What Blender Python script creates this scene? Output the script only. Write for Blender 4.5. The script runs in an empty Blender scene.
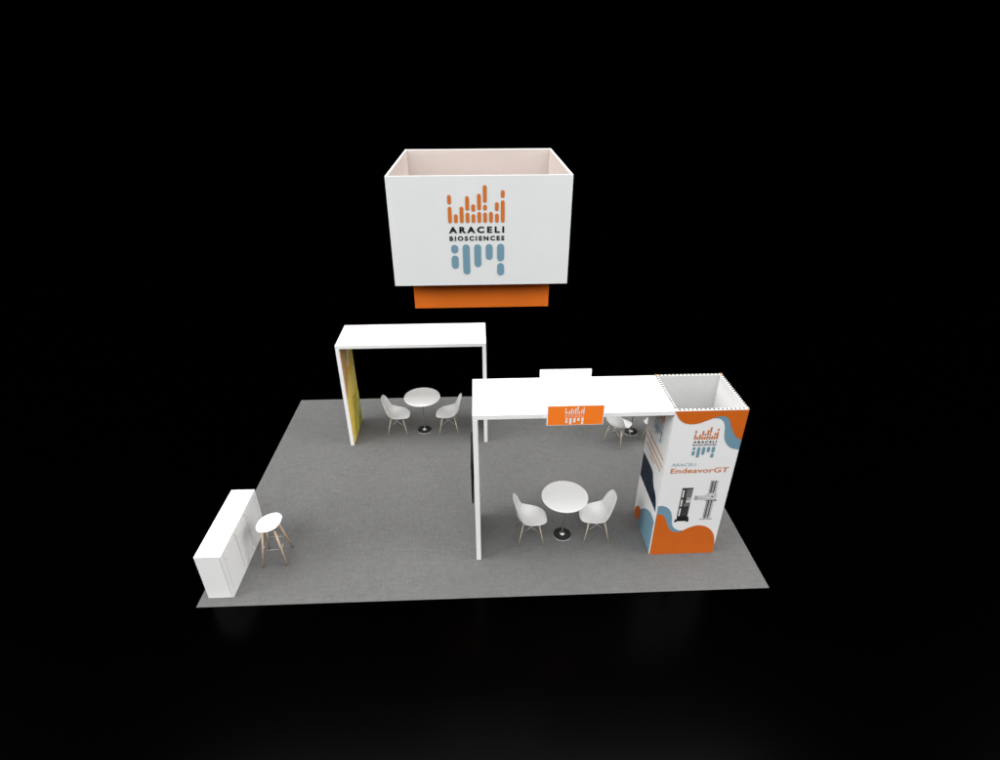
import bpy, bmesh, math, random
from math import sin, cos, pi, radians, sqrt
from mathutils import Vector, Matrix
random.seed(4)
sc = bpy.context.scene
col = sc.collection

# ------------------------------------------------------------------ materials
def mat(name, rgb, rough=.5, metal=0., spec=.5, var=0., vscale=6., bump=0., bscale=300., coat=0.):
    m = bpy.data.materials.new(name); m.use_nodes = True
    nt = m.node_tree; N = nt.nodes; L = nt.links
    b = N['Principled BSDF']
    b.inputs['Base Color'].default_value = (*rgb, 1)
    b.inputs['Roughness'].default_value = rough
    b.inputs['Metallic'].default_value = metal
    b.inputs['Specular IOR Level'].default_value = spec
    b.inputs['Coat Weight'].default_value = coat
    tc = N.new('ShaderNodeTexCoord')
    if var:
        n = N.new('ShaderNodeTexNoise'); n.inputs['Scale'].default_value = vscale; n.inputs['Detail'].default_value = 5
        L.new(tc.outputs['Object'], n.inputs['Vector'])
        mr = N.new('ShaderNodeMapRange'); mr.inputs['From Min'].default_value = .3; mr.inputs['From Max'].default_value = .7
        mr.inputs['To Min'].default_value = 1 - var; mr.inputs['To Max'].default_value = 1 + var
        L.new(n.outputs['Fac'], mr.inputs['Value'])
        mx = N.new('ShaderNodeVectorMath'); mx.operation = 'SCALE'; mx.inputs[0].default_value = rgb
        L.new(mr.outputs['Result'], mx.inputs['Scale']); L.new(mx.outputs['Vector'], b.inputs['Base Color'])
    if bump:
        n2 = N.new('ShaderNodeTexNoise'); n2.inputs['Scale'].default_value = bscale
        L.new(tc.outputs['Object'], n2.inputs['Vector'])
        bp = N.new('ShaderNodeBump'); bp.inputs['Strength'].default_value = bump; bp.inputs['Distance'].default_value = .002
        L.new(n2.outputs['Fac'], bp.inputs['Height']); L.new(bp.outputs['Normal'], b.inputs['Normal'])
    return m

M = {}
M['white'] = mat('white_laminate', (.88, .88, .875), .5, var=.012, vscale=2.5, spec=.3)
M['door'] = mat('white_door_laminate', (.80, .80, .79), .45, var=.015, vscale=3, spec=.3)
M['fabric'] = mat('white_stretch_fabric', (.74, .75, .75), .85, var=.012, vscale=3, bump=.15, bscale=900, spec=.15)
M['panel'] = mat('white_printed_panel', (.82, .82, .82), .55, var=.012, vscale=3, spec=.25)
M['bounce_tint'] = mat('beige_pink_bounce_tint', (.57, .515, .48), .9, var=.02, vscale=2, spec=.1)  # warm bounce from the orange ring, put into the colour
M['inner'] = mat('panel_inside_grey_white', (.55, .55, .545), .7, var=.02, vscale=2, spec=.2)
M['orange'] = mat('orange_print', (.60, .125, .012), .5, var=.03, vscale=5, spec=.2)
M['orange_bright'] = mat('bright_orange_sign_face', (.98, .22, .02), .5, var=.02, vscale=5, spec=.2)
M['orange_fabric'] = mat('orange_stretch_fabric', (.72, .155, .014), .85, var=.03, vscale=4, bump=.15, bscale=900, spec=.15)
M['blue'] = mat('grey_blue_print', (.165, .30, .385), .5, var=.03, vscale=5, spec=.2)
M['logo_orange'] = mat('logo_orange_print', (.60, .165, .03), .5, spec=.2)
M['cap'] = mat('corner_cap_tan', (.42, .19, .08), .6, spec=.2)
M['black'] = mat('black_print', (.008, .008, .009), .5, spec=.2)
M['white_print'] = mat('white_print', (.85, .83, .80), .5, spec=.2)
M['line'] = mat('thin_orange_line_print', (.66, .37, .21), .55, var=.15, vscale=60, spec=.2)
M['tag'] = mat('pale_blue_lettering', (.27, .36, .42), .5, spec=.2)
for n_, v in (('g05', .012), ('g10', .05), ('g25', .16), ('g40', .38), ('g60', .58)):
    M[n_] = mat('grey_print_' + n_, (v, v, v), .5, var=.25, vscale=35, spec=.2)
M['shell'] = mat('white_moulded_plastic', (.82, .82, .81), .32, spec=.4, var=.01)
M['seatwhite'] = mat('white_moulded_seat', (.84, .84, .835), .3, spec=.4, var=.01)
M['tabletop'] = mat('satin_white_tabletop', (.82, .82, .805), .38, spec=.3, var=.012, vscale=4)
M['chrome'] = mat('polished_chrome', (.62, .62, .62), .12, 1.)
M['brushed'] = mat('brushed_steel', (.6, .6, .6), .5, .6)
M['dark_base'] = mat('dark_gloss_base', (.03, .03, .03), .18, spec=.5)
M['wire'] = mat('pale_metal_wire', (.55, .54, .52), .35, .8)
M['screen'] = mat('black_glass_screen', (.004, .004, .005), .2, spec=.3)
M['plastic_black'] = mat('black_plastic_housing', (.008, .008, .009), .5, spec=.2)
M['hole'] = mat('dark_slot', (.012, .012, .012), .9, spec=.05)

def wood(name, c1, c2):
    m = mat(name, c1, .5, spec=.25); nt = m.node_tree; N = nt.nodes; L = nt.links; b = N['Principled BSDF']
    tc = N.new('ShaderNodeTexCoord'); mp = N.new('ShaderNodeMapping'); mp.inputs['Scale'].default_value = (60, 60, 6)
    n = N.new('ShaderNodeTexNoise'); n.inputs['Scale'].default_value = 1.5; n.inputs['Detail'].default_value = 6
    r = N.new('ShaderNodeValToRGB'); r.color_ramp.elements[0].position = .35; r.color_ramp.elements[1].position = .68
    r.color_ramp.elements[0].color = (*c1, 1); r.color_ramp.elements[1].color = (*c2, 1)
    L.new(tc.outputs['Object'], mp.inputs['Vector']); L.new(mp.outputs['Vector'], n.inputs['Vector'])
    L.new(n.outputs['Fac'], r.inputs['Fac']); L.new(r.outputs['Color'], b.inputs['Base Color'])
    return m
M['beech'] = wood('pale_beech_wood', (.42, .35, .24), (.60, .53, .40))
M['oak'] = wood('light_brown_oak', (.46, .32, .22), (.60, .45, .33))

def carpet_mat():
    m = mat('grey_loop_carpet', (.16, .16, .16), .95, spec=.05); nt = m.node_tree; N = nt.nodes; L = nt.links; b = N['Principled BSDF']
    tc = N.new('ShaderNodeTexCoord')
    def noise(scale, detail, mscale=(1, 1, 1)):
        mp = N.new('ShaderNodeMapping'); mp.inputs['Scale'].default_value = mscale
        n = N.new('ShaderNodeTexNoise'); n.inputs['Scale'].default_value = scale; n.inputs['Detail'].default_value = detail
        L.new(tc.outputs['Object'], mp.inputs['Vector']); L.new(mp.outputs['Vector'], n.inputs['Vector']); return n.outputs['Fac']
    a = noise(90, 3); c = noise(16, 4, (.35, 1.6, 1)); d = noise(16, 4, (1.6, .35, 1)); e = noise(1.3, 3)
    def mrange(src, lo, hi, f0=.3, f1=.7):
        mr = N.new('ShaderNodeMapRange'); mr.inputs['From Min'].default_value = f0; mr.inputs['From Max'].default_value = f1
        mr.inputs['To Min'].default_value = lo; mr.inputs['To Max'].default_value = hi; L.new(src, mr.inputs['Value']); return mr.outputs['Result']
    def mul(x, y):
        k = N.new('ShaderNodeMath'); k.operation = 'MULTIPLY'; L.new(x, k.inputs[0]); L.new(y, k.inputs[1]); return k.outputs[0]
    f = mul(mul(mrange(a, .84, 1.16), mrange(c, .94, 1.06)), mul(mrange(d, .95, 1.05), mrange(e, .97, 1.03)))
    s = N.new('ShaderNodeVectorMath'); s.operation = 'SCALE'; s.inputs[0].default_value = (.134, .1335, .132)
    L.new(f, s.inputs['Scale']); L.new(s.outputs['Vector'], b.inputs['Base Color'])
    bp = N.new('ShaderNodeBump'); bp.inputs['Strength'].default_value = .5; bp.inputs['Distance'].default_value = .004
    L.new(a, bp.inputs['Height']); L.new(bp.outputs['Normal'], b.inputs['Normal'])
    return m
M['carpet'] = carpet_mat()
def navy_mat():
    m = mat('navy_photo_print', (.004, .01, .022), .5, spec=.2); nt = m.node_tree; N = nt.nodes; L = nt.links; b = N['Principled BSDF']
    tc = N.new('ShaderNodeTexCoord'); n = N.new('ShaderNodeTexNoise'); n.inputs['Scale'].default_value = 14; n.inputs['Detail'].default_value = 6
    r = N.new('ShaderNodeValToRGB'); r.color_ramp.elements[0].position = .45; r.color_ramp.elements[1].position = .8
    r.color_ramp.elements[0].color = (.003, .007, .015, 1); r.color_ramp.elements[1].color = (.015, .06, .15, 1)
    L.new(tc.outputs['Object'], n.inputs['Vector']); L.new(n.outputs['Fac'], r.inputs['Fac']); L.new(r.outputs['Color'], b.inputs['Base Color'])
    return m
M['navy'] = navy_mat()
def soft_print(name, c1, c2, scale=5):
    m = mat(name, c1, .5, spec=.15); nt = m.node_tree; N = nt.nodes; L = nt.links; b = N['Principled BSDF']
    tc = N.new('ShaderNodeTexCoord'); n = N.new('ShaderNodeTexNoise'); n.inputs['Scale'].default_value = scale; n.inputs['Detail'].default_value = 3
    n.inputs['Distortion'].default_value = .6
    r = N.new('ShaderNodeValToRGB'); r.color_ramp.elements[0].position = .38; r.color_ramp.elements[1].position = .62
    r.color_ramp.elements[0].color = (*c1, 1); r.color_ramp.elements[1].color = (*c2, 1)
    L.new(tc.outputs['Object'], n.inputs['Vector']); L.new(n.outputs['Fac'], r.inputs['Fac']); L.new(r.outputs['Color'], b.inputs['Base Color'])
    return m
M['p_yellow'] = soft_print('yellow_picture_print', (.90, .60, .08), (.92, .70, .16))
M['p_brown'] = soft_print('tan_picture_print', (.58, .33, .12), (.66, .40, .17))
M['p_cream'] = soft_print('cream_picture_print', (.90, .80, .50), (.90, .86, .66), 9)
M['p_green'] = soft_print('olive_picture_print', (.50, .42, .05), (.62, .56, .09), 7)
M['p_lime'] = soft_print('lime_picture_print', (.66, .72, .10), (.78, .80, .20), 8)
M['p_lemon'] = soft_print('lemon_picture_print', (.95, .80, .22), (.96, .86, .36), 8)

def floor_mat():
    m = mat('black_studio_floor', (0, 0, 0), .22, spec=.045)
    return m
M['floor'] = floor_mat()

# ------------------------------------------------------------------ mesh helpers
def tag(o, label=None, cat=None, group=None, kind=None):
    if label: o['label'] = label
    if cat: o['category'] = cat
    if group: o['group'] = group
    if kind: o['kind'] = kind
    return o
def thing(name, label, cat, loc=(0, 0, 0), rz=0, group=None):
    o = bpy.data.objects.new(name, None); col.objects.link(o)
    o.location = loc; o.rotation_euler = (0, 0, rz); o.empty_display_size = .1
    return tag(o, label, cat, group)
def obj(name, bm, mats, parent=None, smooth=False, bevel=0):
    me = bpy.data.meshes.new(name)
    bm.normal_update(); bm.to_mesh(me); bm.free()
    if not isinstance(mats, (list, tuple)): mats = [mats]
    for m in mats: me.materials.append(M[m])
    if smooth:
        for p in me.polygons: p.use_smooth = True
    o = bpy.data.objects.new(name, me); col.objects.link(o)
    if parent: o.parent = parent
    if bevel:
        b = o.modifiers.new('bevel', 'BEVEL'); b.width = bevel; b.segments = 2; b.limit_method = 'ANGLE'
    return o
def add_box(bm, x0, x1, y0, y1, z0, z1, mi=0):
    v = [bm.verts.new((x, y, z)) for z in (z0, z1) for y in (y0, y1) for x in (x0, x1)]
    for q in ((0, 2, 3, 1), (4, 5, 7, 6), (0, 1, 5, 4), (2, 6, 7, 3), (0, 4, 6, 2), (1, 3, 7, 5)):
        bm.faces.new([v[i] for i in q]).material_index = mi
def box(name, x0, x1, y0, y1, z0, z1, m, parent=None, bevel=.002):
    bm = bmesh.new(); add_box(bm, x0, x1, y0, y1, z0, z1); return obj(name, bm, m, parent, bevel=bevel)
def add_rod(bm, p, q, r0, r1, seg=10, mi=0):
    p = Vector(p); q = Vector(q); d = (q - p).normalized()
    a = d.cross(Vector((0, 0, 1)) if abs(d.z) < .9 else Vector((1, 0, 0))).normalized(); b = d.cross(a)
    R = []
    for c, r in ((p, r0), (q, r1)):
        R.append([bm.verts.new(c + (a * cos(2 * pi * k / seg) + b * sin(2 * pi * k / seg)) * r) for k in range(seg)])
    for k in range(seg):
        bm.faces.new([R[0][k], R[0][(k + 1) % seg], R[1][(k + 1) % seg], R[1][k]]).material_index = mi
    bm.faces.new(R[0][::-1]); bm.faces.new(R[1])
def add_lathe(bm, prof, seg=48, mi=0):
    rings = []
    for r, z in prof:
        if r < 1e-6: rings.append([bm.verts.new((0, 0, z))])
        else: rings.append([bm.verts.new((r * cos(2 * pi * k / seg), r * sin(2 * pi * k / seg), z)) for k in range(seg)])
    for A, B in zip(rings, rings[1:]):
        for k in range(seg):
            k2 = (k + 1) % seg
            if len(A) == 1: f = bm.faces.new([A[0], B[k2], B[k]])
            elif len(B) == 1: f = bm.faces.new([A[k], A[k2], B[0]])
            else: f = bm.faces.new([A[k], A[k2], B[k2], B[k]])
            f.material_index = mi
    bmesh.ops.recalc_face_normals(bm, faces=bm.faces[:])

def spline(pts, n=8, closed=False):
    out = []; P = [Vector(p) for p in pts]; c = len(P)
    rng = range(c) if closed else range(c - 1)
    for i in rng:
        if closed: p0, p1, p2, p3 = P[i - 1], P[i], P[(i + 1) % c], P[(i + 2) % c]
        else: p0, p1, p2, p3 = P[max(i - 1, 0)], P[i], P[i + 1], P[min(i + 2, c - 1)]
        for k in range(n):
            t = k / n
            out.append(tuple(.5 * ((2 * p1) + (p2 - p0) * t + (2 * p0 - 5 * p1 + 4 * p2 - p3) * t * t + (3 * p1 - p0 - 3 * p2 + p3) * t ** 3)))
    if not closed: out.append(tuple(P[-1]))
    return out

# flat printed artwork: items = (polygon or triangles, material index, layer); place(u, v, h) -> point
def capsule(cx, y0, y1, w, seg=8):
    r = w / 2; 
    if y1 - y0 < w: r = min(r, w / 2)
    a = max(y0 + r, (y0 + y1) / 2 if y1 - y0 < 2 * r else y0 + r); b = min(y1 - r, a) if y1 - y0 < 2 * r else y1 - r
    P = [(cx + r * cos(t), b + r * sin(t)) for t in [pi * k / seg for k in range(seg + 1)]]
    P += [(cx + r * cos(t), a + r * sin(t)) for t in [pi + pi * k / seg for k in range(seg + 1)]]
    return P
_txt = {}
def text_geo(s, bold=0., track=1.):
    key = (s, bold, track)
    if key in _txt: return _txt[key]
    cu = bpy.data.curves.new('lettering', 'FONT'); cu.body = s; cu.size = 1; cu.offset = bold; cu.space_character = track; cu.resolution_u = 4
    o = bpy.data.objects.new('lettering', cu); col.objects.link(o)
    dg = bpy.context.evaluated_depsgraph_get(); dg.update()
    me = bpy.data.meshes.new_from_object(o.evaluated_get(dg))
    V = [(v.co.x, v.co.y) for v in me.vertices]; F = [tuple(p.vertices) for p in me.polygons]
    col.objects.unlink(o); bpy.data.objects.remove(o); bpy.data.meshes.remove(me)
    _txt[key] = (V, F); return V, F
def art(name, items, mats, place, parent):
    bm = bmesh.new()
    for it in items:
        kind, data, mi, h = it
        if kind == 'poly':
            A = sum(data[i - 1][0] * data[i][1] - data[i][0] * data[i - 1][1] for i in range(len(data)))
            d = data if A > 0 else data[::-1]
            f = bm.faces.new([bm.verts.new(place(u, v, h)) for u, v in d]); f.material_index = mi
        else:
            s, x0, x1, z0, z1, bold, track = data
            V, F = text_geo(s, bold, track)
            ax = min(v[0] for v in V); bx = max(v[0] for v in V); ay = min(v[1] for v in V); by = max(v[1] for v in V)
            vs = [bm.verts.new(place(x0 + (x - ax) / (bx - ax) * (x1 - x0), z0 + (y - ay) / (by - ay) * (z1 - z0), h)) for x, y in V]
            for f in F:
                try: ff = bm.faces.new([vs[i] for i in f]); ff.material_index = mi
                except ValueError: pass
    bm.normal_update()
    bmesh.ops.triangulate(bm, faces=bm.faces[:], ngon_method='EAR_CLIP')
    return obj(name, bm, mats, parent)
def logo_items(cx, ztop, sx, sz, h=.003, mo=0, mk=1, mb=2, bold=.05):
    X = lambda i: cx + (i - 322) * sx
    Z = lambda j: ztop - (j - 68) * sz
    bars = [[(130, 193), (207, 318)], [(257, 318)], [(207, 318)], [(138, 235), (247, 318)], [(192, 242), (257, 318)],
            [(124, 233), (243, 318)], [(68, 184), (196, 235), (247, 318)], [(243, 318)], [(180, 240), (255, 318)], [(102, 153), (168, 318)]]
    it = []
    def cap(i, a, b, w, mi):
        P = capsule(0, 0, (b - a), w)
        it.append(('poly', [(X(i + p[0]), Z(b) + p[1] * sz) for p in P], mi, h))
    for k, L in enumerate(bars):
        for a, b in L: cap(138 + 40.6 * k, a, b, 26, mo)
    for k, L in enumerate([[(467, 529), (543, 641)], [(465, 684)], [(465, 630)], [(464, 578)], [(463, 590), (602, 695)]]):
        for a, b in L: cap(162 + 81.5 * k, a, b, 50, mb)
    it.append(('text', ('ARACELI', X(127), X(514), Z(388), Z(342), bold, 1.5), mk, h))
    it.append(('text', ('BIOSCIENCES', X(129), X(515), Z(441), Z(407), bold, 1.45), mk, h))
    return it

# ------------------------------------------------------------------ setting
bm = bmesh.new(); add_box(bm, -45, 55, -30, 60, -.05, -.004); tag(obj('floor', bm, 'floor'), kind='structure')
W, D = 7.537, 5.077
bm = bmesh.new(); add_box(bm, 0, W, 0, D, -.003, .006); tag(obj('carpet', bm, 'carpet', bevel=.002), kind='structure')
Z0 = .006

# ------------------------------------------------------------------ hanging sign
t = thing('hanging_sign', 'large white box banner with logo and orange lower ring hanging in the air', 'hanging sign', (3.77, 1.669, 3.65))
sx0, sx1, sy0, sy1, sb, st = 2.852, 4.688, .733, 2.604, 4.052, 5.168
T = thing  # noqa
def rel(o, root):
    o.location = Vector(o.location) - root.location
    return o
def rbox(name, x0, x1, y0, y1, z0, z1, m, root, bevel=.002, parent=None):
    L = root.location
    return box(name, x0 - L.x, x1 - L.x, y0 - L.y, y1 - L.y, z0 - L.z, z1 - L.z, m, parent or root, bevel)
th = .016
fp = rbox('front_panel', sx0, sx1, sy0, sy0 + th, sb, st, 'fabric', t)
rbox('back_panel', sx0, sx1, sy1 - th, sy1, sb, st, 'fabric', t)
rbox('side_panel', sx0, sx0 + th, sy0 + th + .002, sy1 - th - .002, sb, st, 'fabric', t)
rbox('side_panel', sx1 - th, sx1, sy0 + th + .002, sy1 - th - .002, sb, st, 'fabric', t)
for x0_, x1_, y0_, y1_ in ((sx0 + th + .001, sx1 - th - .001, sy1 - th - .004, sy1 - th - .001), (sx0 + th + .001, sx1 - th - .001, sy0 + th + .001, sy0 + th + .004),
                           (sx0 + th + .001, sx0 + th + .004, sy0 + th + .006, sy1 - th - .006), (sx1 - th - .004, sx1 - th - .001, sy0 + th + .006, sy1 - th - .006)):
    rbox('bounce_tint', x0_, x1_, y0_, y1_, sb + .01, st - .012, 'bounce_tint', t, 0)  # thin sheets added on the inside faces, tinted with painted orange bounce
L = t.location
art('logo', logo_items(3.732, 5.079, .001455, .001476), ['logo_orange', 'black', 'blue'], lambda u, v, h: (u - L.x, sy0 - h - L.y, v - L.z), fp)
ox0, ox1, oy0, oy1, ob, ot = 3.022, 4.520, .925, 2.415, 3.715, 4.40
orr = rbox('lower_ring', ox0, ox1, oy0, oy0 + th, ob, ot, 'orange_fabric', t)
rbox('lower_ring', ox0, ox1, oy1 - th, oy1, ob, ot, 'orange_fabric', t)
rbox('lower_ring', ox0, ox0 + th, oy0 + th + .002, oy1 - th - .002, ob, ot, 'orange_fabric', t)
rbox('lower_ring', ox1 - th, ox1, oy0 + th + .002, oy1 - th - .002, ob, ot, 'orange_fabric', t)
for yy in (1.2, 2.1):
    bm = bmesh.new(); add_rod(bm, (sx0 + th - L.x, yy - L.y, 4.12 - L.z), (sx1 - th - L.x, yy - L.y, 4.12 - L.z), .012, .012)
    obj('frame_tube', bm, 'wire', t, True)

# ------------------------------------------------------------------ display tower
xL, xR, yF, yB, H = 6.089, 7.003, .642, 1.533, 2.44
t = thing('display_tower', 'tall open-topped square tower with orange and blue wave prints and machine pictures', 'display tower', (6.546, 1.0875, Z0))
L = t.location.copy()
pt = .034
fpn = rbox('front_panel', xL, xR, yF, yF + pt, Z0, H, 'panel', t, .0015)
spn = rbox('side_panel', xL, xL + pt, yF + pt + .003, yB - pt - .003, Z0, H, 'panel', t, .0015)
rpn = rbox('side_panel', xR - pt, xR, yF + pt + .003, yB - pt - .003, Z0, H, 'panel', t, .0015)
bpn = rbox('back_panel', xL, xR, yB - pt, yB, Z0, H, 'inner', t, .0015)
PF = lambda u, v, h: (xL + u - L.x, yF - h - L.y, v - L.z)
PS = lambda y, v, h: (xL - h - L.x, -(-y) - L.y, v - L.z)
w = xR - xL
zt = H - .004
ot_ = [(0.004, zt), (.022, 2.40), (.067, 2.325), (.133, 2.268), (.219, 2.243), (.317, 2.252), (.408, 2.287), (.499, 2.329), (.576, 2.352), (.643, 2.343), (.693, 2.299), (.740, 2.192), (.794, 2.091), (.841, 2.029), (w - .002, 1.984)]
ob_ = [(.46, 2.40), (.50, 2.326), (.567, 2.316), (.625, 2.273), (.66, 2.194), (.674, 2.094), (.697, 1.993), (.758, 1.899), (.827, 1.852), (w - .002, 1.834)]
art('printed_wave', [('poly', spline(ob_) + [(w - .002, zt)] + [(.46, zt)], 1, .002), ('poly', spline(ot_) + [(w - .002, zt)], 0, .004)], ['orange', 'blue'], PF, fpn)
zb = Z0 + .002
bb = [(.002, .915), (.056, .919), (.126, .892), (.184, .823), (.222, .721), (.236, .606), (.267, .527), (.324, .473), (.394, .457), (.46, .47)]
bo = [(.002, .767), (.058, .768), (.112, .725), (.154, .635), (.201, .517), (.259, .452), (.331, .430), (.396, .446), (.466, .493), (.556, .536), (.632, .545), (.734, .515), (.819, .436), (.875, .33), (w - .002, .16)]
art('printed_wave', [('poly', spline(bb) + [(.46, zb), (.002, zb)], 1, .002), ('poly', spline(bo) + [(w - .002, zb), (.002, zb)], 0, .004)], ['orange', 'blue'], PF, fpn)
art('logo', logo_items(.452, 2.196, .000765, .000766), ['logo_orange', 'black', 'blue'], PF, fpn)
art('lettering', [('text', ('ARACELI', .082, .398, 1.588, 1.637, .006, 1.05), 1, .002), ('text', ('EndeavorGT', .084, .842, 1.474, 1.556, .014, 1.03), 0, .003)], ['logo_orange', 'tag'], PF, fpn)
def R_(x0, x1, z0, z1, mi, h): return ('poly', [(x0, z0), (x1, z0), (x1, z1), (x0, z1)], mi, h)
it = [R_(.288, .432, .70, 1.217, 1, .002), R_(.268, .462, .632, .668, 0, .002), R_(.29, .452, .66, .712, 0, .0025), R_(.265, .292, .615, .64, 0, .0028), R_(.43, .458, .615, .64, 0, .0028),
      R_(.294, .300, .715, 1.20, 0, .003), R_(.325, .333, .715, 1.21, 0, .003), R_(.355, .428, 1.06, 1.20, 2, .003), R_(.37, .43, .965, 1.01, 4, .003), R_(.372, .432, 1.01, 1.06, 3, .003),
      R_(.34, .43, .72, .89, 0, .003), R_(.345, .42, .90, .955, 2, .003), R_(.284, .436, 1.205, 1.225, 1, .003)]
for a, b in ((1.06, 1.185), (.90, 1.02), (.73, .865)): it.append(R_(.303, .322, a, b, 5, .0032))
for k in range(9): it.append(R_(.342, .428, .735 + k * .017, .739 + k * .017, 2, .0036))
it += [R_(.655, .752, .668, 1.338, 4, .002), R_(.668, .686, .675, 1.0, 1, .003), R_(.712, .726, .675, 1.0, 1, .003), R_(.668, .686, 1.125, 1.33, 1, .003), R_(.708, .724, 1.125, 1.338, 1, .003),
       R_(.69, .708, .68, 1.33, 3, .0028), R_(.652, .66, .675, 1.338, 2, .0032), R_(.738, .742, .675, 1.33, 3, .0032), R_(.476, .64, 1.01, 1.085, 4, .0035), R_(.476, .52, 1.01, 1.085, 3, .0037), R_(.53, .63, 1.02, 1.035, 3, .0038),
       R_(.628, .762, 1.0, 1.12, 4, .004), R_(.70, .72, 1.045, 1.075, 1, .0045), R_(.755, .785, .985, 1.003, 0, .004), R_(.628, .76, .995, 1.006, 1, .0045), R_(.605, .785, .650, .668, 3, .003), R_(.63, .765, .664, .678, 4, .0035)]
art('machine_picture', it, ['g05', 'g10', 'g25', 'g40', 'g60', 'white_print'], PF, fpn)
# left side of the tower: u runs from the back edge (0) to the front edge
PSu = lambda u, v, h: (xL - h - L.x, yB - u - L.y, v - L.z)
Y = lambda y: yB - y
d = yB - yF
art('logo', logo_items(Y(1.077), 2.262, .00082, .00081, bold=.02), ['logo_orange', 'black', 'blue'], PSu, spn)
it = []
for z, a, b in ((1.612, 1.435, .737), (1.500, 1.494, .722), (1.407, 1.452, .767), (1.334, 1.214, 1.026)):
    it.append(R_(Y(a), Y(b), z - .015, z + .015, 0, .002))
art('text_lines', it, ['line'], PSu, spn)
nv = spline([(Y(1.49), 1.19), (Y(1.2), 1.205), (Y(1.03), 1.19), (Y(.96), 1.10), (Y(.90), 1.03), (Y(.82), 1.0), (Y(.74), .92), (Y(.69), .765)])
art('printed_picture', [('poly', nv + [(Y(1.495), .765)], 0, .002)], ['navy'], PSu, spn)
sbv = spline([(Y(1.40), Z0 + .1), (Y(1.25), .30), (Y(1.089), .467), (Y(.919), .575), (Y(.80), .607), (Y(.681), .595)])
sov = spline([(Y(1.495), .08), (Y(1.44), .19), (Y(1.33), .285), (Y(1.25), .285), (Y(1.24), .19), (Y(1.31), zb)])
art('printed_wave', [('poly', sbv + [(Y(.681), zb), (Y(1.40), zb)], 1, .002), ('poly', sov + [(Y(1.495), zb)], 0, .004)], ['orange', 'blue'], PSu, spn)
PRu = lambda u, v, h: (xR + h - L.x, yF + pt + .004 + u - L.y, v - L.z)
d2 = d - 2 * pt - .01
art('printed_wave', [('poly', spline([(0, 1.83), (.2, 1.85), (.4, 2.0), (.6, 2.2), (d2, 2.25)]) + [(d2, zt), (0, zt)], 1, .002), ('poly', spline([(0, 1.98), (.2, 2.02), (.4, 2.2), (.6, 2.32), (d2, 2.35)]) + [(d2, zt), (0, zt)], 0, .004)], ['orange', 'blue'], PRu, rpn)
art('printed_wave', [('poly', spline([(0, .3), (.2, .25), (.4, .35), (.6, .5), (d2, .52)]) + [(d2, zb), (0, zb)], 0, .003)], ['orange'], PRu, rpn)
# rim with its row of slots
bm = bmesh.new(); z0, z1 = H + .001 - L.z, H + .007 - L.z
c = .03
def rb(x0, x1, y0, y1): add_box(bm, x0 - L.x, x1 - L.x, y0 - L.y, y1 - L.y, z0, z1)
rb(xL + .001, xR - .001, yF + .001, yF + pt); rb(xL + .001, xR - .001, yB - pt, yB - .001)
rb(xL + .001, xL + pt, yF + pt, yB - pt); rb(xR - pt, xR - .001, yF + pt, yB - pt)
def dot(cx, cy, s=.0115):
    v = [bm.verts.new((cx + a * s - L.x, cy + b * s - L.y, z1 + .0015)) for a, b in ((-1, -1), (1, -1), (1, 1), (-1, 1))]
    bm.faces.new(v).material_index = 1
n = 16
for k in range(n):
    q = (k + .5) / n
    x = xL + .035 + (xR - xL - .07) * q
    dot(x, yF + .017); dot(x, yB - .017)
    yv = yF + .035 + (yB - yF - .07) * q
    dot(xL + .015, yv, .0125); dot(xR - .015, yv, .0125)
obj('slotted_rim', bm, ['white_print', 'hole'], t)
for cx, cy in ((xL + .014, yB - .014), (xR - .014, yB - .014), (xR - .009, yF + .009)):
    s = .016 if cy > 1 else .010
    bm = bmesh.new(); add_box(bm, cx - s - L.x, cx + s - L.x, cy - s - L.y, cy + s - L.y, z1, z1 + .006); obj('corner_cap', bm, 'cap', t)

# ------------------------------------------------------------------ arches
tk = .062
g = 3.628
t = thing('archway', 'white arch joined to the printed tower, its wide flat top crossing the front table', 'archway', ((g + xL) / 2, 1.0875, Z0))
rbox('leg_panel', g, g + tk, yF, yB, Z0, H - tk - .001, 'white', t, .003)
rbox('top_panel', g, xL - .003, yF + .0005, yB, H - tk, H, 'white', t, .003)
bL, bR, bF, bB, Hb = 1.331, 3.839, 3.446, 4.285, 2.037
t = thing('archway', 'white arch standing free at the back, with a yellow picture on its left leg', 'archway', ((bL + bR) / 2, 3.866, Z0))
lp = rbox('leg_panel', bL, bL + tk, bF, bB, Z0, Hb - tk - .001, 'white', t, .003)
rbox('leg_panel', bR - tk, bR, bF, bB, Z0, Hb - tk - .001, 'white', t, .003)
rbox('top_panel', bL, bR, bF + .0005, bB, Hb - tk, Hb, 'white', t, .003)
L2 = t.location.copy()
PG = lambda y, v, h: (bL + tk + h - L2.x, y - L2.y, v - L2.z)
a0, a1, b0, b1 = bF + .012, bB - .003, Z0 + .004, Hb - tk - .006
it = [R_(a0, a1, b0, b1, 0, .002),
      ('poly', [(a0, b1), (3.98, b1), (3.93, 1.62), (3.78, 1.35), (3.62, 1.12), (a0, .98)], 1, .003),
      ('poly', spline([(3.78, 1.90), (3.95, 1.80), (4.06, 1.72), (4.02, 1.62), (3.86, 1.48), (3.78, 1.44), (3.80, 1.58), (3.85, 1.70)], 5, True), 2, .004),
      ('poly', spline([(3.70, 1.96), (3.82, 1.95), (3.88, 1.88), (3.80, 1.86)], 5, True), 2, .0045)]
for k in range(6):
    y0 = 3.60 + k * .1
    it.append(('poly', [(y0 - .03, .84 + .012 * k), (y0 + .01, .83 + .012 * k), (min(y0 + .30, a1 - .01), 1.24 + .03 * k), (min(y0 + .27, a1 - .03), 1.27 + .03 * k)], 5, .004 + .0004 * k))
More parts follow.
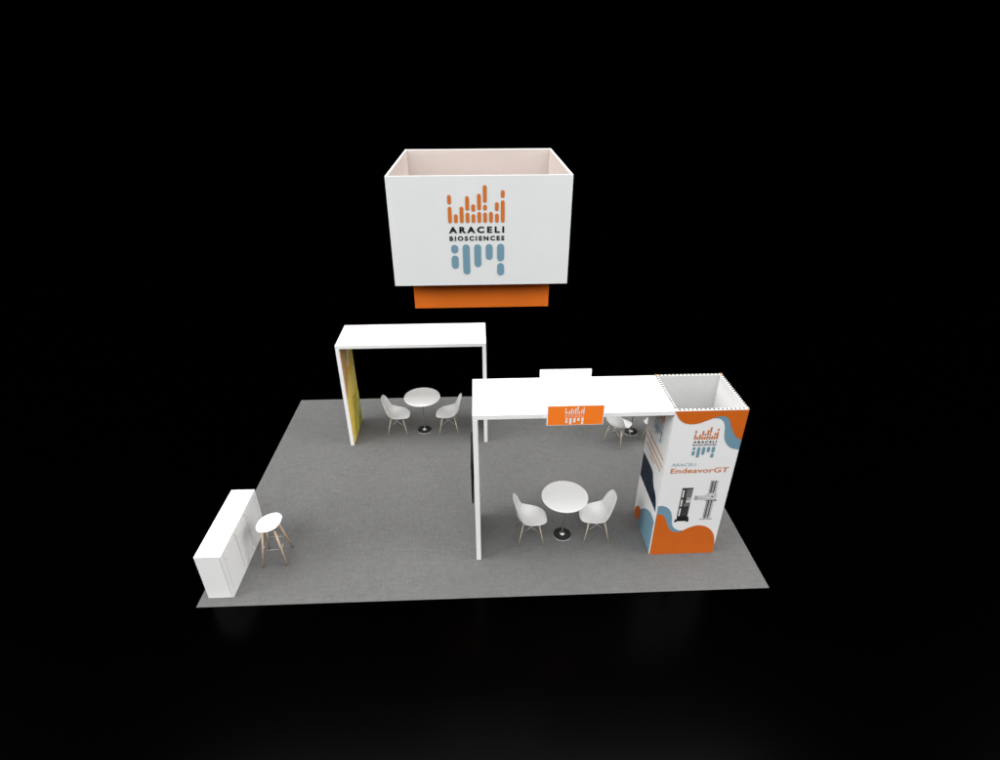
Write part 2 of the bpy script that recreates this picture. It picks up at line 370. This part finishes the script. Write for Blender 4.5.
it += [('poly', spline([(3.80, .82), (3.98, .78), (4.14, .74)]) + [(a1, .72), (a1, b0)] + spline([(3.66, b0), (3.68, .2), (3.74, .38), (3.80, .6), (3.80, .82)]), 3, .007),
       ('poly', spline([(4.02, .50), (4.12, .56), (4.2, .46), (4.18, .30), (4.08, .24), (4.0, .34)], 6, True), 4, .008),
       ('poly', spline([(3.86, .34), (3.96, .38), (4.02, .24), (3.98, .08), (3.88, .08), (3.84, .2)], 6, True), 4, .0085),
       ('poly', spline([(4.10, .70), (4.20, .74), (4.26, .66), (4.20, .58), (4.12, .62)], 6, True), 4, .009)]
art('printed_picture', it, ['p_yellow', 'p_brown', 'p_cream', 'p_green', 'p_lime', 'p_lemon'], PG, lp)

# ------------------------------------------------------------------ header signs on the arch
def header(x0, x1, y0, y1, z0, z1, label, front):
    t = thing('header_sign', label, 'sign', ((x0 + x1) / 2, (y0 + y1) / 2, z0), 0, 'orange header signs on the front arch')
    L = t.location.copy()
    rbox('sign_box', x0, x1, y0, y1, z0, z1, 'white', t, .002)
    s = -1 if front else 1
    yy = y0 if front else y1
    P = lambda u, v, h: ((x0 + u if front else x1 - u) - L.x, yy + s * h - L.y, v - L.z)
    b = .009
    fc = art('sign_face', [R_(b, x1 - x0 - b, z0 + b, z1 - b, 0, .002)], ['orange_bright'], P, t)
    hh = z1 - z0
    art('logo', logo_items((x1 - x0) / 2 - .012, z1 - .014, .00059, (hh - .028) / 627, .0045, 0, 0, 0, .01), ['white_print'], P, fc)
header(4.524, 5.208, .598, .634, 2.300, 2.584, 'small orange sign with white logo on the front edge of the arch', True)
header(4.532, 5.228, 1.542, 1.566, 2.262, 2.546, 'plain white back of a sign rising behind the far edge of the front arch', False)

# ------------------------------------------------------------------ monitor
t = thing('monitor', 'flat black screen mounted on the outer side of the front arch leg', 'monitor', (3.628, 1.09, 1.32))
rbox('casing', 3.588, 3.612, .74, 1.44, .965, 1.655, 'plastic_black', t, .004)
rbox('screen', 3.585, 3.5875, .755, 1.425, 1.0, 1.64, 'screen', t, 0)
rbox('wall_bracket', 3.6125, 3.627, .95, 1.23, 1.2, 1.44, 'plastic_black', t, 0)

# ------------------------------------------------------------------ storage counter
kx0, kx1, ky0, ky1, kz = .105, .434, .138, 1.406, .753
t = thing('storage_counter', 'long low white cabinet counter with three flush doors, at the left corner of the carpet', 'counter', (.27, .772, Z0))
rbox('body', kx0, kx1 - .024, ky0, ky1, Z0, kz - .022, 'white', t, .001)
rbox('gap_shade_sheet', kx1 - .0238, kx1 - .0202, ky0 + .004, ky1 - .004, Z0 + .004, kz - .026, 'hole', t, 0)  # dark sheet added behind the doors, painting shade into the gaps
rbox('countertop', kx0 - .001, kx1 + .001, ky0 - .001, ky1 + .001, kz - .021, kz, 'white', t, .0015)
bm = bmesh.new(); L = t.location
doors = [(.212, .582), (.602, .946), (.966, 1.334)]
dz0, dz1 = .085, .700
def fr(y0, y1, z0, z1): add_box(bm, kx1 - .0198 - L.x, kx1 - L.x, y0 - L.y, y1 - L.y, z0 - L.z, z1 - L.z)
gp = .007
fr(ky0, doors[0][0] - gp, Z0, kz - .0215); fr(doors[2][1] + gp, ky1, Z0, kz - .0215)
fr(doors[0][0] - gp, doors[2][1] + gp, Z0, dz0 - gp); fr(doors[0][0] - gp, doors[2][1] + gp, dz1 + gp, kz - .0215)
fr(doors[0][1] + gp, doors[1][0] - gp, dz0 - gp, dz1 + gp); fr(doors[1][1] + gp, doors[2][0] - gp, dz0 - gp, dz1 + gp)
obj('face_frame', bm, 'door', t)
for y0, y1 in doors:
    dr = rbox('door', kx1 - .0195, kx1 - .0005, y0, y1, dz0, dz1, 'door', t, .0008)
    bm = bmesh.new(); yc = y0 + .035
    add_rod(bm, (kx1 - .001 - L.x, yc - L.y, .60 - L.z), (kx1 + .006 - L.x, yc - L.y, .60 - L.z), .008, .008)
    obj('lock', bm, 'wire', dr)

# ------------------------------------------------------------------ moulded shells
def shell_bm(prof, n_s=22, n_u=14, e1=3.2, thick=.007):
    # prof rows: (x, z, half width, lift of the edges normal to the surface)
    rows = spline(prof, 6); m = len(rows)
    cum = [0.]
    for a, b in zip(rows, rows[1:]): cum.append(cum[-1] + sqrt((a[0] - b[0]) ** 2 + (a[1] - b[1]) ** 2))
    bm = bmesh.new(); G = []
    # resample by s in [-1,1] with dense ends
    for i in range(n_s + 1):
        s = -cos(pi * i / n_s)
        q = (s + 1) / 2 * cum[-1]; k = max(k for k in range(m - 1) if cum[k] <= q + 1e-9); f = min(1, (q - cum[k]) / (cum[k + 1] - cum[k]))
        x, z, hw, up = [rows[k][j] * (1 - f) + rows[k + 1][j] * f for j in range(4)]
        k2 = max(0, min(k, m - 2)); dx = rows[k2 + 1][0] - rows[k2][0]; dz = rows[k2 + 1][1] - rows[k2][1]
        ln = sqrt(dx * dx + dz * dz) or 1; nx, nz = -dz / ln, dx / ln
        nx, nz = -nx, -nz
        if nz < -.2 or nx < -.5: nx, nz = -nx, -nz
        r = max(0, 1 - abs(s) ** e1) ** (1 / e1)
        r = max(r, .06)
        row = []
        for j in range(n_u + 1):
            u = -1 + 2 * j / n_u; y = u * hw * r
            l = up * (abs(y) / hw) ** 2.2
            row.append(bm.verts.new((x + nx * l, y, z + nz * l)))
        G.append(row)
    for i in range(n_s):
        for j in range(n_u):
            bm.faces.new([G[i][j], G[i][j + 1], G[i + 1][j + 1], G[i + 1][j]])
    bmesh.ops.recalc_face_normals(bm, faces=bm.faces[:])
    return bm
def finish_shell(o, thick):
    s = o.modifiers.new('solid', 'SOLIDIFY'); s.thickness = thick; s.offset = 0
    b = o.modifiers.new('sub', 'SUBSURF'); b.levels = b.render_levels = 1
    return o

def make_chair():
    t = thing('side_chair', 'x', 'chair')
    # local +x is the way the chair faces
    prof = [(.235, .358, .180, .0), (.20, .374, .20, .012), (.12, .376, .216, .035), (.0, .366, .224, .055), (-.10, .370, .222, .075), (-.165, .398, .214, .085), (-.20, .456, .204, .08), (-.215, .546, .20, .06), (-.232, .646, .19, .045), (-.25, .736, .175, .03), (-.258, .771, .17, .022)]
    s = finish_shell(obj('seat_shell', shell_bm(prof, e1=3.5), 'shell', t, True), .008)
    for sx in (1, -1):
        for sy in (1, -1):
            bm = bmesh.new()
            add_rod(bm, (sx * .185, sy * .19, .002), (sx * .115, sy * .125, .345), .006, .009)
            obj('leg', bm, 'beech', t, True)
    bm = bmesh.new(); r = .0032
    for sy in (1, -1):
        a = .10
        add_rod(bm, (.144, sy * .152, .20), (-.06, sy * .10, .338), r, r, 6)
        add_rod(bm, (-.144, sy * .152, .20), (.06, sy * .10, .338), r, r, 6)
    for sx in (1, -1):
        add_rod(bm, (sx * .144, .152, .20), (sx * .08, -.07, .338), r, r, 6)
        add_rod(bm, (sx * .144, -.152, .20), (sx * .08, .07, .338), r, r, 6)
        add_rod(bm, (sx * .115, -.125, .345), (sx * .115, .125, .345), .005, .005, 6)
    for sy in (1, -1): add_rod(bm, (-.115, sy * .125, .345), (.115, sy * .125, .345), .005, .005, 6)
    obj('wire_brace', bm, 'wire', t, True)
    return t
def copy_tree(o, parent=None):
    c = o.copy(); col.objects.link(c); c.parent = parent
    for ch in [x for x in bpy.data.objects if x.parent == o and x is not c]: copy_tree(ch, c)
    return c
chairs = [
    (4.418, 1.065, 0, 'white shell chair left of the front round table, under the arch with the tower'),
    (5.370, 1.075, 180, 'white shell chair right of the front round table, beside the printed tower'),
    (2.163, 3.875, 0, 'white shell chair left of the back table, near the yellow picture'),
    (3.118, 3.875, 180, 'white shell chair right of the back table, beneath the far free-standing arch'),
    (6.234, 3.373, 45, 'white shell chair seen from behind, just right of the orange sign'),
    (6.940, 3.385, 135, 'white shell chair mostly hidden behind the printed tower'),
]
proto = make_chair()
for i, (x, y, a, lab) in enumerate(chairs):
    o = proto if i == 0 else copy_tree(proto)
    o.location = (x, y, Z0); o.rotation_euler = (0, 0, radians(a)); o['label'] = lab; o['group'] = 'white shell chairs around the round tables'

def make_table():
    t = thing('round_table', 'x', 'table')
    bm = bmesh.new(); R = .333
    add_lathe(bm, [(0, .726), (R - .012, .726), (R - .003, .730), (R, .738), (R - .003, .747), (R - .010, .750), (0, .750)], 72)
    o = obj('tabletop', bm, 'tabletop', t, False)
    for p in o.data.polygons: p.use_smooth = abs(p.normal.z) < .95
    bm = bmesh.new(); add_lathe(bm, [(0, .02), (.013, .02), (.013, .70), (.05, .715), (.05, .7255), (0, .7255)], 24); obj('stem', bm, 'brushed', t, True)
    bm = bmesh.new(); add_lathe(bm, [(0, 0), (.134, 0), (.1355, .006), (.132, .012), (.06, .017), (0, .018)], 56); o = obj('base_plate', bm, 'dark_base', t, False)
    bm = bmesh.new(); add_lathe(bm, [(.134, .001), (.139, .001), (.1395, .009), (.137, .0125), (.134, .0125)], 56); obj('base_rim', bm, 'brushed', o, True)
    bm = bmesh.new(); add_lathe(bm, [(.021, .018), (.044, .019), (.046, .026), (.036, .034), (.024, .040), (.021, .05)], 24); obj('collar', bm, 'wire', t, True)
    return t
tabs = [(4.899, 1.080, 'round white pedestal table at the front, between two chairs beside the tower'),
        (2.648, 3.886, 'round white pedestal table at the back, beneath the far free-standing arch'),
        (6.560, 3.660, 'pedestal table mostly hidden by the front arch, only its dark base showing')]
proto = make_table()
for i, (x, y, lab) in enumerate(tabs):
    o = proto if i == 0 else copy_tree(proto)
    o.location = (x, y, Z0); o['label'] = lab; o['group'] = 'round pedestal tables'

# ------------------------------------------------------------------ bar stool
t = thing('bar_stool', 'tall stool with a white low-back seat and four wooden legs beside the counter', 'stool', (.808, .808, Z0), radians(183))
prof = [(.168, .632, .155, 0), (.13, .637, .172, .012), (.06, .628, .182, .03), (-.03, .622, .182, .05), (-.10, .635, .178, .055), (-.145, .668, .17, .045), (-.172, .71, .155, .03)]
finish_shell(obj('seat', shell_bm(prof, e1=2.6), 'seatwhite', t, True), .014)
for sx in (1, -1):
    for sy in (1, -1):
        bm = bmesh.new(); add_rod(bm, (sx * .168, sy * .168, .001), (sx * .075, sy * .08, .612), .011, .0165, 12); obj('leg', bm, 'oak', t, True)
bm = bmesh.new(); q = .124; zz = .275
for a, b in (((q, q), (-q, q)), ((-q, q), (-q, -q)), ((-q, -q), (q, -q)), ((q, -q), (q, q))): add_rod(bm, (*a, zz), (*b, zz), .0045, .0045, 8)
obj('footrest', bm, 'wire', t, True)
bm = bmesh.new(); add_box(bm, -.10, .10, -.10, .10, .608, .620); obj('seat_mount', bm, 'plastic_black', t)

# ------------------------------------------------------------------ lamps
def area(name, loc, target, sx, sy, power, colr=(1, 1, 1)):
    l = bpy.data.lights.new(name, 'AREA'); l.shape = 'RECTANGLE'; l.size = sx; l.size_y = sy; l.energy = power; l.color = colr
    o = bpy.data.objects.new(name, l); col.objects.link(o); o.location = loc
    o.rotation_euler = (Vector(target) - Vector(loc)).to_track_quat('-Z', 'Y').to_euler(); return o
area('overhead_lamp', (3.8, 4.5, 30), (3.8, 4, 0), 30, 13, 6900, (1, .995, .985))
area('high_left_lamp', (-10.2, -16, 28), (3.8, 1.5, 1.5), 18, 18, 1600)
area('high_right_lamp', (17.8, -16, 28), (3.8, 1.5, 1.5), 18, 18, 1600)
area('front_lamp', (3.8, -25, 25), (3.8, 1.5, 1.5), 30, 14, 7500)
area('left_lamp', (-26, -5, 20), (3.8, 1.5, 1.5), 22, 20, 12600)
area('right_lamp', (34, -5, 20), (3.8, 1.5, 1.5), 22, 20, 9400)

w_ = bpy.data.worlds.new('World'); sc.world = w_; w_.use_nodes = True
w_.node_tree.nodes['Background'].inputs['Color'].default_value = (0, 0, 0, 1)
w_.node_tree.nodes['Background'].inputs['Strength'].default_value = 0

# ------------------------------------------------------------------ camera
cd = bpy.data.cameras.new('camera'); co = bpy.data.objects.new('camera', cd); col.objects.link(co)
y_, p_, r_ = .0387, .5195, -.002
fw = Vector((sin(y_) * cos(p_), cos(y_) * cos(p_), -sin(p_))); rt = Vector((cos(y_), -sin(y_), 0)); up = rt.cross(fw)
rt2 = rt * cos(r_) + up * sin(r_); up2 = -rt * sin(r_) + up * cos(r_)
m = Matrix((rt2, up2, -fw)).transposed().to_4x4(); m.translation = Vector((3.7442, -4.9744, 6.141)); co.matrix_world = m
cd.sensor_width = 36; cd.lens = 559.66 / 1000 * 36; cd.clip_end = 300; sc.camera = co

sc.view_settings.view_transform = 'Standard'; sc.view_settings.look = 'None'; sc.view_settings.exposure = 0; sc.view_settings.gamma = 1
sc.cycles.max_bounces = 8
